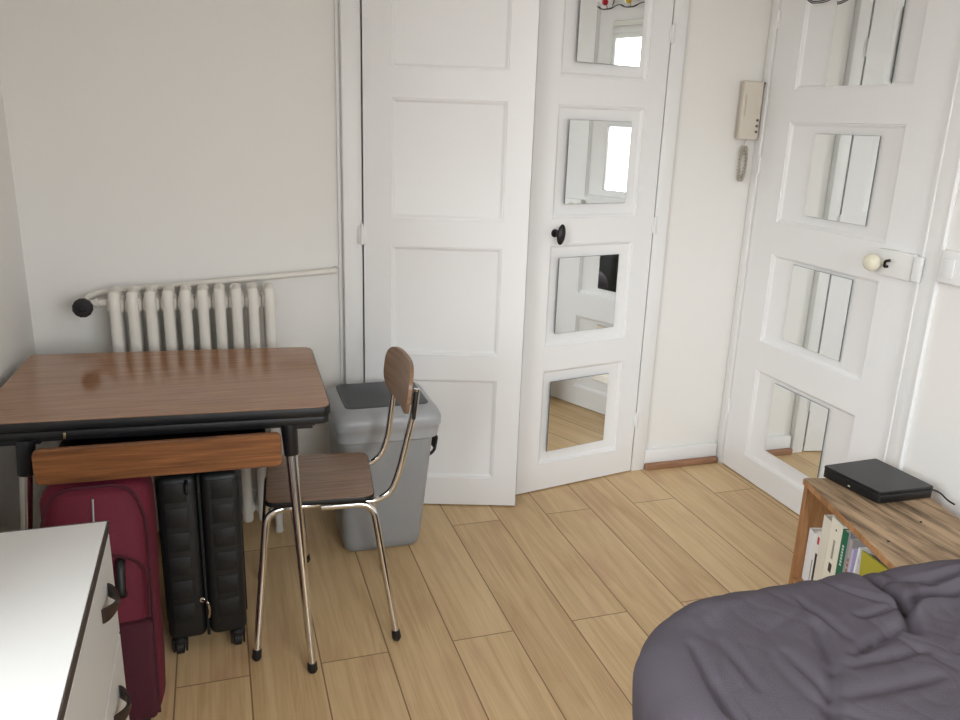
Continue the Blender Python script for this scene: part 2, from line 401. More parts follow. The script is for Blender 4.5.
lathe(b, [(.016, 0), (.015, .004), (.008, .006), (.007, .032), (.010, .036)], (0, 0, 0), (0, -1, 0), 20)
kb = bmesh.ops.create_uvsphere(b, u_segments=20, v_segments=12, radius=1, matrix=Matrix.Translation((0, -.046, 0)) @ Matrix.Diagonal((.018, .012, .040, 1)))
obj('door_knob', xf(b, mk), M['dark_metal'], d2, label='dark oval metal knob')

# entrance door (front face in the plane x = XR)
mt3 = Matrix.Translation((XR, EY1-.003, 0)) @ Matrix.Rotation(radians(-90), 4, 'Z')   # s runs towards -y, face towards -x
ZE = [(.109, .512), (.637, 1.013), (1.143, 1.537), (1.660, 2.075)]
s_of = lambda y: EY1-.003-y
d3 = struct('door_3', xf(door_mesh(.896, 2.185, .04, [(s_of(2.791), s_of(2.204), a, b_) for a, b_ in ZE]), mt3), M['white'], 'white panelled entrance door with four square mirrors and a cream knob', angle=25)
for z in (.281, 1.361, 1.93): hinge(d3, mt3, z, -.004)
for y1, y0, z0, z1 in ((2.628, 2.306, 1.664, 1.985), (2.642, 2.314, 1.187, 1.497), (2.660, 2.332, .679, .990), (2.671, 2.343, .180, .485)):
    mirror(d3, mt3, s_of(y1), s_of(y0), z0, z1, 0)
lk = B(); bx(lk, XR-.026, XR-.0005, 2.052, 2.205, 1.040, 1.128, .003)
lo = obj('lock_case', lk, M['trimw'], d3, label='white painted surface lock box')
b = B(); lathe(b, [(.010, 0), (.009, .022), (.012, .026)], (XR-.026, 2.178, 1.083), (-1, 0, 0), 16)
lathe(b, [(.010, .022), (.022, .026), (.029, .038), (.030, .048), (.025, .060), (.012, .068)], (XR-.026, 2.178, 1.083), (-1, 0, 0), 24)
obj('door_knob', b, M['cream'], lo, label='round cream knob')
b = B(); tube(b, fillet([(XR-.024, 2.152, 1.072), (XR-.040, 2.152, 1.072), (XR-.046, 2.146, 1.092), (XR-.042, 2.130, 1.097)], .006), [.006]*1+[.005]*14+[.003]*2 if False else .0048, 8)
obj('latch', b, M['dark_metal'], lo, label='small dark latch lever')
kp = B(); bx(kp, XR-.034, XR-.0185, 2.012, 2.043, 1.043, 1.126, .004); t2 = bpy.data.objects['trim_2']
obj('strike_box', kp, M['trimw'], t2)

# coat rack with coloured balls hung over the entrance door
rk = thing('coat_rack', 'grey wire coat rack with coloured balls over the entrance door', 'coat rack', (XR-.01, 2.52, 1.96))
ys = [2.84, 2.70, 2.56, 2.42, 2.28]
b = B()
for off in (0, .012):
    pts = []
    for i in range(len(ys)):
        y = ys[i]; pts += [(XR-.016-off, y+.055, 2.052-off*.5), (XR-.020-off, y+.028, 2.036), (XR-.020-off, y-.028, 2.036), (XR-.016-off, y-.055, 2.052)]
    tube(b, fillet(pts, .02, 4), .0022, 8)
for y in (2.73, 2.31):
    tube(b, fillet([(XR-.016, y, 2.05), (XR-.007, y, 2.07), (XR-.007, y, 2.182)], .01), .0025, 8)
frm = obj('rack_wire', b, M['wire'], rk)
cols = ['ball_blue', 'ball_green', 'ball_red', 'ball_yellow', 'ball_red']
for y, c in zip(ys, cols):
    b = B()
    tube(b, fillet([(XR-.018, y+.0, 2.034), (XR-.022, y, 2.056), (XR-.034, y, 2.064)], .01), .0022, 8)
    bmesh.ops.create_uvsphere(b, u_segments=16, v_segments=10, radius=.015, matrix=Matrix.Translation((XR-.036, y, 2.066)))
    obj('ball', b, M[c], rk, label=c.split('_')[1]+' ball on a wire hook')
b = B()
for k, off in enumerate((0, .006)):
    pts = [(XR-.018, 2.775-off, 2.04), (XR-.026, 2.765-off, 1.985+off*.6), (XR-.03, 2.72, 1.962+off), (XR-.03, 2.65, 1.958+off), (XR-.026, 2.59+off, 1.972+off), (XR-.018, 2.575+off, 2.04)]
    tube(b, fillet(pts, .02, 5), .0022, 8)
obj('lower_hook', b, M['wire'], rk)

# intercom handset on the back wall
ph = thing('intercom_phone', 'ivory wall intercom handset with three grey buttons and coiled cord', 'intercom', (2.115, YB-.001, 1.47))
b = B(); bx(b, 2.084, 2.181, YB-.030, YB-.001, 1.466, 1.696, .005, 3); obj('base', b, M['phone_base'], ph)
b = B(); bx(b, 2.074, 2.165, YB-.052, YB-.031, 1.464, 1.694, .006, 3); hs = obj('handset', b, M['phone'], ph)
b = B(); bx(b, 2.082, 2.088, YB-.0555, YB-.0525, 1.556, 1.640, .001, 1); obj('slot', b, M['phone_base'], hs)
for k in range(3):
    b = B(); lathe(b, [(.0055, 0), (.0055, .003), (.004, .004)], (2.151, YB-.052, 1.496+k*.023), (0, -1, 0), 14); obj('button', b, M['phone_dark'], hs, label='small round grey button')
b = B(); bx(b, 2.1655, 2.173, YB-.05, YB-.031, 1.685, 1.692, .001, 1); obj('clip', b, M['phone_dark'], ph)
b = B(); pts = []
L_ = []
n = 150
for i in range(n):   # coil looped into a hanging oval
    t = i/n*2*pi; cx = 2.126+.0150*sin(t); cz = 1.365-.070*cos(t); w = i*2*pi/5
    L_.append((cx+.0060*cos(w)*cos(t), YB-.022+.0052*sin(w), cz+.0052*cos(w)*sin(t)*.3))
closed = L_+[L_[0]]
tube(b, closed, .0046, 6)
tube(b, fillet([(2.120, YB-.035, 1.466), (2.122, YB-.024, 1.452), (2.122, YB-.022, 1.432)], .01), .0022, 6)
obj('coiled_cord', b, M['cord'], ph)

# switch box at the right edge
sw = thing('light_switch', 'white plastic switch box on the right wall beside the door casing', 'light switch', (XR-.001, 1.91, 1.05))
b = B(); bx(b, XR-.030, XR-.001, 1.845, 1.948, 1.058, 1.163, .009, 3); obj('switch_plate', b, M['trimw'], sw)
b = B(); bx(b, XR-.037, XR-.0305, 1.885, 1.925, 1.078, 1.140, .003, 2); obj('rocker', b, M['trimw'], sw)

# ------------------------------------------------------------------ radiator
rad = thing('radiator', 'white cast iron column radiator with black valve knob on the back wall', 'radiator', (-.09, 2.84, 0))
YC = (2.795, 2.845, 2.895)
for i in range(10):
    x = -.332+i*.0545
    b = B()
    for y in YC: tube(b, fillet([(x, y+(.012 if y == YC[0] else -.012 if y == YC[2] else 0), .922), (x, y, .900), (x, y, .09), (x, y+(.01 if y == YC[0] else -.01 if y == YC[2] else 0), .06)], .02, 4), .0185, 12)
    for z, rr in ((.880, .026), (.10, .021)):
        bx(b, x-.0265, x+.0265, YC[0]+.006, YC[2]-.006, z-rr, z+rr, .015, 3)
    tube(b, [(x, YC[0]+.006, .914), (x, YC[1], .922), (x, YC[2]-.006, .914)], .015, 12)
    if i in (0, 9):
        for y in (YC[0]+.002, YC[2]-.002): tube(b, [(x, y, .09), (x, y, .03), (x, y, .001)], [.015, .013, .016], 12)
    obj('column', b, M['radiator'], rad)
b = B(); lathe(b, [(.012, 0), (.012, .035), (.017, .037), (.017, .045), (.011, .047)], (-.325-.025, 2.845, .885), (-1, 0, 0), 16)
tube(b, fillet([(-.39, 2.845, .885), (-.425, 2.845, .885), (-.425, 2.80, .885)], .015), .012, 12)
lathe(b, [(.016, 0), (.016, .02)], (-.412, 2.845, .885), (-1, 0, 0), 6)
obj('valve_body', b, M['radiator'], rad)
b = B(); prof = [(.012, 0), (.028, .004), (.031, .010), (.031, .024), (.027, .030), (.012, .031), (.010, .027)]
lathe(b, prof, (-.425, 2.800, .885), (0, -1, 0), 12)
obj('valve_knob', b, M['black_edge'], rad, label='black ribbed valve knob', angle=20)
b = B(); tube(b, fillet([(-.425, 2.845, .885), (-.425, 2.895, .895), (-.39, 2.962, .897), (.395, 2.962, .952), (.412, 2.968, .953), (.412, 2.998, .953)], .02, 5), .011, 12)
for x in (-.1, .3): 
    z = .897+(x+.39)*.07; lathe(b, [(.006, 0), (.006, .03)], (x, 2.97, z), (0, 1, 0), 8)
obj('heating_pipe', b, M['radiator'], rad)

# ------------------------------------------------------------------ table
tb = thing('dining_table', 'brown woodgrain laminate table with black edges and chrome legs', 'table', (-.16, 2.36, 0))
# rotated a little: corner points of the top
tc_ = [(-.602, 2.083), (.262, 2.028), (.278, 2.625), (-.575, 2.700)]
rr = [.03, .03, .035, .03]
b = B(); prism(b, rpoly(tc_, rr), .7345, .7595, .003)
top = obj('table_top', b, M['black_edge'], tb)
ctr = sum((Vector(p) for p in tc_), Vector((0, 0)))/4
inn = [ctr+(Vector(p)-ctr)*.993 for p in tc_]
b = B(); prism(b, rpoly(inn, rr), .7592, .7612, .0006); obj('laminate_sheet', b, M['formica'], top, label='glossy brown woodgrain laminate surface')
inn2 = [ctr+(Vector(p)-ctr)*.988 for p in tc_]
b = B(); prism(b, rpoly(inn2, .025), .7125, .7325, .002); lf = obj('extension_leaf', b, M['black_edge'], tb, label='black edged pull-out leaf under the top')
b = B(); bx(b, -.392, -.386, 2.070, 2.085, .712, .728, .001); obj('clip', b, M['brass'], lf, label='small brass catch')
# apron frame
yl = lambda x: 2.083+(x+.602)*(-.0641)
b = B()
def slab(bm, p, q, th, z0, z1):
    p = Vector(p); q = Vector(q); d = (q-p); a = math.atan2(d.y, d.x)
    add_box(bm, ((p.x+q.x)/2, (p.y+q.y)/2, (z0+z1)/2), (d.length, th, z1-z0), Matrix.Rotation(a, 4, 'Z'), .002, 1)
slab(b, (-.545, 2.110), (-.448, 2.104), .018, .694, .7115); slab(b, (.145, 2.066), (.215, 2.061), .018, .694, .7115)
slab(b, (-.448, 2.104), (.145, 2.066), .018, .7, .7115)
slab(b, (-.525, 2.66), (.23, 2.595), .018, .694, .7115)
slab(b, (-.545, 2.118), (-.525, 2.65), .018, .694, .7115); slab(b, (.215, 2.072), (.23, 2.585), .018, .694, .7115)
obj('apron', b, M['black_metal'], tb)
# drawer: an open drawer with a woodgrain front
dy = lambda x: 1.975-(x+.45)*.035
b = B(); slab(b, (-.40, 2.2), (.09, 2.175), .30, .640, .652)
slab(b, (-.40, 2.05), (-.39, 2.34), .010, .650, .694); slab(b, (.085, 2.03), (.095, 2.32), .010, .650, .694)
slab(b, (-.40, 2.34), (.09, 2.32), .010, .650, .694)
dr = obj('drawer', b, M['black_metal'], tb)
b = B(); w = .574; hh = .088
poly = rpoly([(-w/2, -hh/2), (w/2, -hh/2), (w/2, hh/2), (-w/2, hh/2)], .016, 5)
prism(b, poly, -.010, .010, .003)
xf(b, Matrix.Translation((-.161, 1.981, .677)) @ Matrix.Rotation(math.atan2(-.035*.9, 1), 4, 'Z') @ Matrix.Rotation(radians(90), 4, 'X'))
obj('drawer_front', b, M['drawer'], dr, label='orange-brown woodgrain drawer front with rounded ends')
b = B(); slab(b, (-.39, 2.015), (.085, 1.998), .050, .640, .694); obj('drawer_rail', b, M['black_metal'], dr)
legs = [((.152, 2.062), (.185, 1.956)), ((.175, 2.47), (.231, 2.552)), ((-.478, 2.085), (-.532, 1.972)), ((-.470, 2.55), (-.545, 2.64))]
for (tx, ty), (fx, fy) in legs:
    f = Vector((fx, fy, .012)); t = Vector((tx, ty, .712)); k = (t-f)
    b = B(); c = f+k*((.627-.012)/(.712-.012)); tube(b, [f, c], [.0105, .0155], 16)
    lg = obj('leg', b, M['chrome'], tb)
    b = B(); tube(b, [c-k*.004, c, t], [.0165, .019, .0225], 16); obj('leg_sleeve', b, M['black_metal'], lg, label='black upper leg socket')
    b = B(); tube(b, [f+Vector((0, 0, -.0115)), f+Vector((0, 0, -.004)), f+k*.022], [.011, .0145, .0135], 14); obj('rubber_foot', b, M['rubber'], lg)

# ------------------------------------------------------------------ chair
ch = thing('dining_chair', 'chrome legged chair with brown woodgrain seat tucked sideways under the table', 'chair', (.26, 2.28, 0))
sc = [(.082, 2.126), (.392, 2.100), (.428, 2.425), (.112, 2.466)]
b = B(); prism(b, rpoly(sc, [.035, .035, .035, .035]), .434, .448, .002); st = obj('seat', b, M['black_edge'], ch)
cs = sum((Vector(p) for p in sc), Vector((0, 0)))/4
b = B(); prism(b, rpoly([cs+(Vector(p)-cs)*.985 for p in sc], .034), .4478, .4502, .0008); obj('seat_veneer', b, M['seatwood'], st, label='brown woodgrain seat surface')
R1 = .0105
def leg(pts, foot):
    b = B(); f = Vector(foot)+Vector((0, 0, .010)); tube(b, fillet(pts+[f], .045, 7), R1, 14)
    l = obj('leg', b, M['chrome'], ch)
    b = B(); d = (Vector(pts[-1])-f).normalized(); tube(b, [f-Vector((0, 0, .0095)), f-Vector((0, 0, .002)), f+d*.022], [.009, .0135, .0125], 14); obj('rubber_foot', b, M['rubber'], l)
leg([(.24, 2.150, .420), (.088, 2.140, .420)], (.038, 2.050, 0))
leg([(.24, 2.415, .420), (.110, 2.425, .420)], (.076, 2.470, 0))
leg([(.24, 2.128, .420), (.388, 2.118, .420)], (.443, 2.036, 0))
leg([(.26, 2.395, .420), (.415, 2.380, .420)], (.484, 2.424, 0))
for y, x0, xb, zt in ((2.125, .395, .458, .790), (2.392, .420, .478, .82)):
    b = B(); tube(b, fillet([(.25, y+.008, .424), (x0+.012, y+.002, .422), (xb-.012, y, .450), (xb+.010, y, .510), (.512, y, .70), (.519, y, zt-.03)], .04, 7), .0095, 14)
    obj('back_upright', b, M['chrome'], ch)
for p, q in (((.10, 2.150, .4215), (.11, 2.42, .4215)), ((.395, 2.13, .4215), (.41, 2.385, .4215))):
    b = B(); tube(b, [p, q], .008, 10); obj('seat_rail', b, M['chrome'], ch)
# curved plywood backrest
def backrest(off, th, shrink=1.0):
    b = B(); NU, NV = 24, 10; F = []
    HW, HH = .168*shrink, .075*shrink
    def P(u, v, o):
        # superellipse outline
        y = u*HW; k = (1-abs(u)**4.5)**(1/2.4); z = v*HH*k
        x = -.020*(abs(u)**2) + .12*z + o
        return Vector((.514+x, 2.262+y, .748+z))
    us = [sin(pi/2*(2*i/NU-1)) for i in range(NU+1)]
    g0 = [[b.verts.new(P(u, -1+2*j/NV, off)) for j in range(NV+1)] for u in us[1:-1]]
    g1 = [[b.verts.new(P(u, -1+2*j/NV, off+th)) for j in range(NV+1)] for u in us[1:-1]]
    n = len(g0)
    for i in range(n-1):
        for j in range(NV):
            b.faces.new((g0[i][j], g0[i+1][j], g0[i+1][j+1], g0[i][j+1])); b.faces.new((g1[i][j], g1[i][j+1], g1[i+1][j+1], g1[i+1][j]))
        for j in (0, NV): b.faces.new((g0[i][j], g1[i][j], g1[i+1][j], g0[i+1][j]))
    for j in range(NV):
        for i in (0, n-1): b.faces.new((g0[i][j], g0[i][j+1], g1[i][j+1], g1[i][j]))
    return b
bk = obj('backrest', backrest(-.010, .011), M['seatwood_red'], ch, angle=50, label='curved brown woodgrain backrest panel')
for y in (2.125, 2.392):
    b = B(); add_box(b, (.5115, y, .712), (.012, .026, .085), Matrix.Rotation(radians(6), 4, 'Y'), .004); obj('bracket', b, M['black_edge'], ch, label='black plastic backrest bracket')

# ------------------------------------------------------------------ rubbish bin
bn = thing('rubbish_bin', 'grey plastic swing-lid bin standing against the closet door', 'bin', (.505, 2.70, 0))
def rect(x0, x1, y0, y1, r, z, n=5): return [Vector((p[0], p[1], z)) for p in rpoly([(x0, y0), (x1, y0), (x1, y1), (x0, y1)], r, n)]
b = B()
loft(b, [rect(.382, .632, 2.575, 2.805, .03, .001), rect(.370, .642, 2.560, 2.815, .04, .014), rect(.366, .648, 2.556, 2.82, .04, .04), rect(.350, .684, 2.528, 2.848, .045, .440)])
obj('body', b, M['bin_body'], bn)
b = B()
RX = (.342, .702, 2.512, 2.862)
loft(b, [rect(.348, .690, 2.522, 2.852, .045, .437), rect(.342, .699, 2.512, 2.86, .05, .444), rect(*RX[:2], *RX[2:], .05, .464), rect(.339, .705, 2.508, 2.864, .05, .484), rect(.336, .708, 2.505, 2.866, .05, .488), rect(.336, .708, 2.505, 2.866, .05, .516), rect(.345, .700, 2.514, 2.858, .05, .532), rect(.365, .682, 2.535, 2.842, .04, .545), rect(.385, .664, 2.555, 2.822, .03, .549)])
rim = obj('lid_rim', b, M['bin_rim'], bn)
b = B(); loft(b, [rect(.380, .672, 2.566, 2.834, .03, .535), rect(.380, .672, 2.566, 2.834, .03, .551), rect(.388, .664, 2.574, 2.826, .026, .5535)])
obj('swing_flap', b, M['bin_flap'], rim, label='dark grey swing flap')
b = B(); tube(b, fillet([(.688, 2.62, .415), (.716, 2.62, .405), (.706, 2.62, .345), (.683, 2.62, .33)], .02), .006, 8); tube(b, fillet([(.688, 2.70, .415), (.716, 2.70, .405), (.706, 2.70, .345), (.683, 2.70, .33)], .02), .006, 8)
bx(b, .7085, .7135, 2.62, 2.70, .345, .405, .002, 1); obj('handle', b, M['black_edge'], bn, label='black side handle')

# ------------------------------------------------------------------ black suitcase
bs = thing('suitcase', 'black hard-shell wheeled suitcase standing under the table', 'suitcase', (-.085, 2.33, 0))
sx0, sx1, sy0, sy1 = -.196, .018, 2.118, 2.480
xm = (sx0+sx1)/2
for a, c in ((sx0, xm-.004), (xm+.004, sx1)):
    b = B(); bx(b, a, c, sy0, sy1, .052, .560, .022, 4)
    # ribs around the shell, seen from its narrow side
    outer = a if a == sx0 else c
    for k in range(6):
        z = .115+k*.074
        xa, xb_ = (a+.018, c-.028) if a == sx0 else (a+.028, c-.018)
        bx(b, xa, xb_, sy0-.0022, sy0+.01, z, z+.056, .002, 2)
    for k in range(6):
        y = sy0+.035+k*.053
        bx(b, a+.014, c-.014, y, y+.036, .55, .5635, .003, 2)
        s = -1 if a == sx0 else 1
        bx(b, outer-.0035, outer+.0035, y, y+.036, .10, .52, .003, 2)
    obj('shell', b, M['case_black'], bs)
b = B(); bx(b, xm-.0042, xm+.0042, sy0+.004, sy1-.004, .056, .556, .002, 1); zp = obj('zip_band', b, M['case_zip'], bs)
for a in (-.165, -.135, -.035, -.005):
    pass
for (x, y) in ((-.168, 2.140), (-.010, 2.140), (-.168, 2.455), (-.010, 2.455)):
    b = B(); lathe(b, [(.022, 0), (.022, .012), (.015, .018)], (x, y, .038), (0, 0, 1), 16)
    bx(b, x-.020, x-.014, y-.016, y+.016, .012, .05, .003, 2); bx(b, x+.014, x+.020, y-.016, y+.016, .012, .05, .003, 2)
    w_ = obj('caster', b, M['case_black'], bs)
    b = B(); lathe(b, [(.013, -.011), (.0215, -.009), (.0215, .009), (.013, .011)], (x, y, .0225), (1, 0, 0), 20); obj('wheel', b, M['rubber'], w_)
b = B(); tube(b, fillet([(xm-.012, sy0-.004, .180), (xm+.004, sy0-.016, .178), (xm+.008, sy0-.018, .150), (xm+.004, sy0-.012, .126)], .01), .0038, 8)
lathe(b, [(.008, 0), (.008, .004)], (xm-.010, sy0-.002, .180), (0, -1, 0), 10)
obj('zip_pull', b, M['chrome'], zp, label='silver zip pull')
b = B(); tube(b, fillet([(xm-.070, 2.16, .562), (xm-.070, 2.16, .578), (xm+.070, 2.16, .578), (xm+.070, 2.16, .562)], .012), .0075, 10); obj('top_handle', b, M['case_black'], bs)
b = B(); tube(b, fillet([(xm-.03, sy0+.002, .545), (xm-.03, sy0-.016, .54), (xm-.03, sy0-.016, .515), (xm-.03, sy0+.002, .51)], .008), .005, 8); obj('corner_clip', b, M['case_black'], bs)

# ------------------------------------------------------------------ burgundy suitcase, leaning back a little
rs = thing('suitcase', 'burgundy fabric suitcase with a dark pocket beside the white chest', 'suitcase', (-.325, 2.06, 0))
T = Matrix.Translation((-.325, 1.815, .0)) @ Matrix.Rotation(radians(-15.0), 4, 'X')
W_, D_, H_ = .250, .46, .655
def rbox(x0, x1, y0, y1, z0, z1, bev, seg=4):
    b = B(); bx(b, x0, x1, y0, y1, z0, z1, bev, seg); return b
b = rbox(-W_/2, W_/2, 0, .205, .03, H_, .05, 6)
bmesh.ops.subdivide_edges(b, edges=[e for e in b.edges if e.calc_length() > .08], cuts=5, use_grid_fill=True)
for v in b.verts:
    bul = max(0, 1-(v.co.x/(W_/2))**2)*max(0, 1-((v.co.z-.32)/.31)**2)
    v.co.y -= .018*bul*(1 if v.co.y < .1 else -1)
    v.co += Vector((noise.noise(v.co*14), noise.noise(v.co*14+Vector((5, 1, 2))), 0))*.004
rb = obj('body', xf(b, T), M['red_fabric'], rs)
b = rbox(-W_/2+.155, W_/2-.008, -.032, .02, .055, .300, .012, 3); pk = obj('side_pocket', xf(b, T), M['red_dark'], rs, label='dark burgundy mesh pocket')
b = rbox(-W_/2+.02, W_/2-.10, -.030, .02, .055, .40, .02, 3); obj('front_pocket', xf(b, T), M['red_fabric'], rs)
pp = [(-W_/2+.006, -.006, .06), (-W_/2+.006, -.010, .55), (-W_/2+.04, -.010, .64), (W_/2-.04, -.010, .64), (W_/2-.006, -.010, .55), (W_/2-.006, -.006, .06)]
b = B(); tube(b, fillet(pp, .05, 8), .004, 8); obj('piping', xf(b, T), M['red_dark'], rs)
b = B(); tube(b, fillet([(.112, -.03, .315), (.116, -.03, .42), (.09, -.028, .455), (.03, -.03, .475), (-.05, -.03, .475)], .05, 8), .0035, 8); obj('seam', xf(b, T), M['red_dark'], rs)
b = B(); tube(b, [(.0, -.0185, .45), (0, -.020, .55), (0, -.008, .61)], .0028, 6); obj('zip', xf(b, T), M['steel_dull'], rs)
b = B(); tube(b, fillet([(.055, -.01, .455), (.055, -.040, .448), (.055, -.044, .38), (.055, -.02, .372)], .02, 5), .011, 10); obj('strap_handle', xf(b, T), M['black_edge'], rs, label='black fabric handle')
for x in (-.08, .08):
    b = B(); lathe(b, [(.014, -.014), (.024, -.011), (.024, .011), (.014, .014)], (x-.325, 1.845, .0245), (1, 0, 0), 18); obj('wheel', b, M['rubber'], rs)
    b = B(); lathe(b, [(.010, -.014), (.018, -.011), (.018, .011), (.010, .014)], (x-.325, 1.99, .0185), (1, 0, 0), 18)
    add_box(b, (x-.325, 1.99, .045), (.02, .03, .05), None, .004); obj('foot', b, M['rubber'], rs)

# ------------------------------------------------------------------ white chest of drawers
dx1, dx0, dy1, dy0, DZ = -.228, -.612, 1.520, .70, .750
cd = thing('chest_of_drawers', 'white chest of drawers with dark edging and dark curved handles', 'chest of drawers', ((dx0+dx1)/2, (dy0+dy1)/2, 0))
b = B(); bx(b, dx0, dx1-.020, dy0, dy1, .06, DZ-.020, .001, 1); bx(b, dx0+.02, dx1-.05, dy0+.01, dy1-.01, .0, .06, .001, 1); obj('carcass', b, M['dresser'], cd, smooth=False)
b = B(); bx(b, dx0, dx1-.0025, dy0+.0025, dy1-.0025, DZ-.018, DZ, .0008, 1); tp = obj('top_panel', b, M['dresser'], cd, smooth=False)
b = B(); bx(b, dx1-.0025, dx1, dy0, dy1, DZ-.0185, DZ+.0003); bx(b, dx0, dx1-.0025, dy1-.0025, dy1, DZ-.0185, DZ+.0003); bx(b, dx0, dx1-.0025, dy0, dy0+.0025, DZ-.0185, DZ+.0003)
obj('edge_band', b, M['dresser_edge'], tp, smooth=False, label='dark brown edging strip')
for y_ in (dy1-.0036, dy0-.0002):
    b = B(); bx(b, dx1-.0195, dx1-.006, y_, y_+.0038, .06, DZ-.021); obj('side_edging', b, M['dresser_edge'], cd, smooth=False, label='dark brown edging strip')
for k in range(3):
    z1 = DZ-.024-k*.222; z0 = z1-.216
    b = B(); bx(b, dx1-.0185, dx1-.001, dy0+.005, dy1-.005, z0, z1, .0012, 1)
    dd = obj('drawer', b, M['dresser'], cd, smooth=False)
    for yc in (1.388, .84):
        zc = z1-.072; b = B(); n = 16; R = []
        for i in range(n+1):
            t = i/n; a = pi*t; y = yc+.044-.088*t; out = .021*sin(a)**.8; hw = .0050+.0085*abs(cos(a))**2
            th = .0035
            cx_ = dx1-.001+out; tx = -sin(a)
            R.append([Vector((cx_-th*(1 if out > .002 else 0), y, zc-hw)), Vector((cx_+th, y, zc-hw)), Vector((cx_+th, y, zc+hw)), Vector((cx_-th*(1 if out > .002 else 0), y, zc+hw))])
        loft(b, R); obj('handle', b, M['handle'], dd, label='dark curved bow handle', angle=50)

# ------------------------------------------------------------------ wooden crate shelf
u = Vector((-.2526, -.9676, 0)); v = Vector((.9676, -.2526, 0)); O = Vector((1.812, 1.987, 0))
CM = Matrix(((u.x, v.x, 0, O.x), (u.y, v.y, 0, O.y), (0, 0, 1, 0), (0, 0, 0, 1)))   # local: s along front, d depth, z
CL, CD_, CHt = .585, .350, .400
cr_ = thing('crate_shelf', 'rough wooden box shelf holding books, low beside the bed', 'shelf', tuple(O+u*CL/2+v*CD_/2))
def cbox(s0, s1, d0, d1, z0, z1, bev=.002): b = B(); bx(b, s0, s1, d0, d1, z0, z1, bev, 1); return xf(b, CM)
obj('top_board', cbox(-.002, CL+.002, -.002, CD_, CHt-.020, CHt, .002), M['crate_top'], cr_, label='weathered grey-brown top board')
obj('front_edge', cbox(.0, CL, -.0065, -.0022, CHt-.021, CHt-.002, .001), M['crate_side'], cr_, label='orange-brown front edge of the top')
obj('side_board', cbox(0, .022, 0, CD_, .0, CHt-.0205), M['crate_side'], cr_)
obj('side_board', cbox(CL-.022, CL, 0, CD_, .0, CHt-.0205), M['crate_side'], cr_)
obj('bottom_board', cbox(.0225, CL-.0225, 0, CD_-.013, .02, .040), M['crate_side'], cr_)
obj('back_board', cbox(.0225, CL-.0225, CD_-.0125, CD_, .02, CHt-.0205), M['crate_side'], cr_)
for s, d in ((.305, .215), (.10, .30), (.42, .05)):
    b = B(); lathe(b, [(.0035, 0), (.004, .0015), (.002, .003)], (s, d, CHt), (0, 0, 1), 10); obj('nail', xf(b, CM), M['rubber'], cr_)
M['pages'] = paper('paper_pages', srgb(226, 220, 206))
def book(label, s, w, h, dep, col, d0=.03, lean=0, marks=(), cat='book', group='books in the wooden crate', name='book'):
    t = thing(name, label, cat, tuple(CM @ Vector((s+w/2, d0+dep/2, .0405))), group)
    Rm = CM @ Matrix.Translation((s, d0, .0405)) @ Matrix.Rotation(lean, 4, 'Y')
    c = paper('cover', col)
    b = B()
    bx(b, 0, .0014, 0, dep, 0, h); bx(b, w-.0014, w, 0, dep, 0, h); bx(b, .0014, w-.0014, 0, .0016, 0, h)
    obj('cover', xf(b, Rm), c, t, smooth=False)
    b = B(); bx(b, .0017, w-.0017, .002, dep-.003, .003, h-.003); obj('pages', xf(b, Rm), M['pages'], t, smooth=False)
    for (a0, a1, z0, z1, mc) in marks:
        b = B(); bx(b, w*a0, w*a1, -.0006, -.00005, h*z0, h*z1); obj('spine_print', xf(b, Rm), paper('ink', mc), t, smooth=False)
    return t
K = srgb(40, 40, 44)
def lines(x0, x1, z0, z1, n, c): return [(x0, x1, z0+(z1-z0)*i/n, z0+(z1-z0)*(i+.6)/n, c) for i in range(n)]
book('thick pale white book nearest the end board of the crate', .026, .040, .190, .15, srgb(240, 242, 244), marks=())
book('thin white book with small black lettering on its spine', .0675, .015, .198, .15, srgb(238, 236, 232), marks=lines(.35, .65, .08, .5, 12, K))
book('thin white book with a red mark and black spine foot', .084, .016, .212, .15, srgb(236, 230, 226), marks=[(.2, .95, .78, .9, srgb(190, 50, 70)), (.3, 1, .03, .62, K)])
book('tall plain cream book beside the emblem book', .1015, .048, .278, .20, srgb(228, 222, 208))
book('tall cream book with a dark emblem on its spine', .151, .070, .300, .20, srgb(238, 232, 216), marks=[(.36, .62, .40, .50, srgb(60, 54, 48)), (.45, .55, .88, .90, K)]+lines(.42, .58, .56, .78, 9, srgb(120, 110, 96)))
book('green book with white lettering on its spine', .222, .034, .292, .17, srgb(22, 104, 74), marks=lines(.3, .7, .1, .42, 5, srgb(236, 238, 232))+lines(.35, .65, .6, .85, 7, srgb(210, 224, 214)))
book('thin grey magazine between the green book and white booklets', .2575, .010, .300, .20, srgb(150, 150, 156), marks=[(.2, .8, .1, .3, srgb(90, 60, 90))])
book('thin brownish-grey book with red lettering', .269, .016, .286, .20, srgb(176, 168, 164), marks=lines(.3, .7, .3, .8, 8, srgb(160, 60, 60)))
book('lilac booklet standing beside the white booklets', .2865, .012, .262, .20, srgb(196, 188, 222), marks=[(.1, .9, .02, .12, srgb(110, 90, 190))])
book('thin white booklet leaning beside the folders', .300, .010, .285, .20, srgb(240, 238, 236), lean=radians(4))
book('grey-white booklet leaning against the folders', .312, .010, .280, .20, srgb(214, 212, 216), lean=radians(7))
book('crimson folder leaning behind the olive one', .358, .012, .300, .21, srgb(190, 30, 74), d0=.10, lean=radians(14), name='folder', cat='folder', group='folders in the wooden crate')
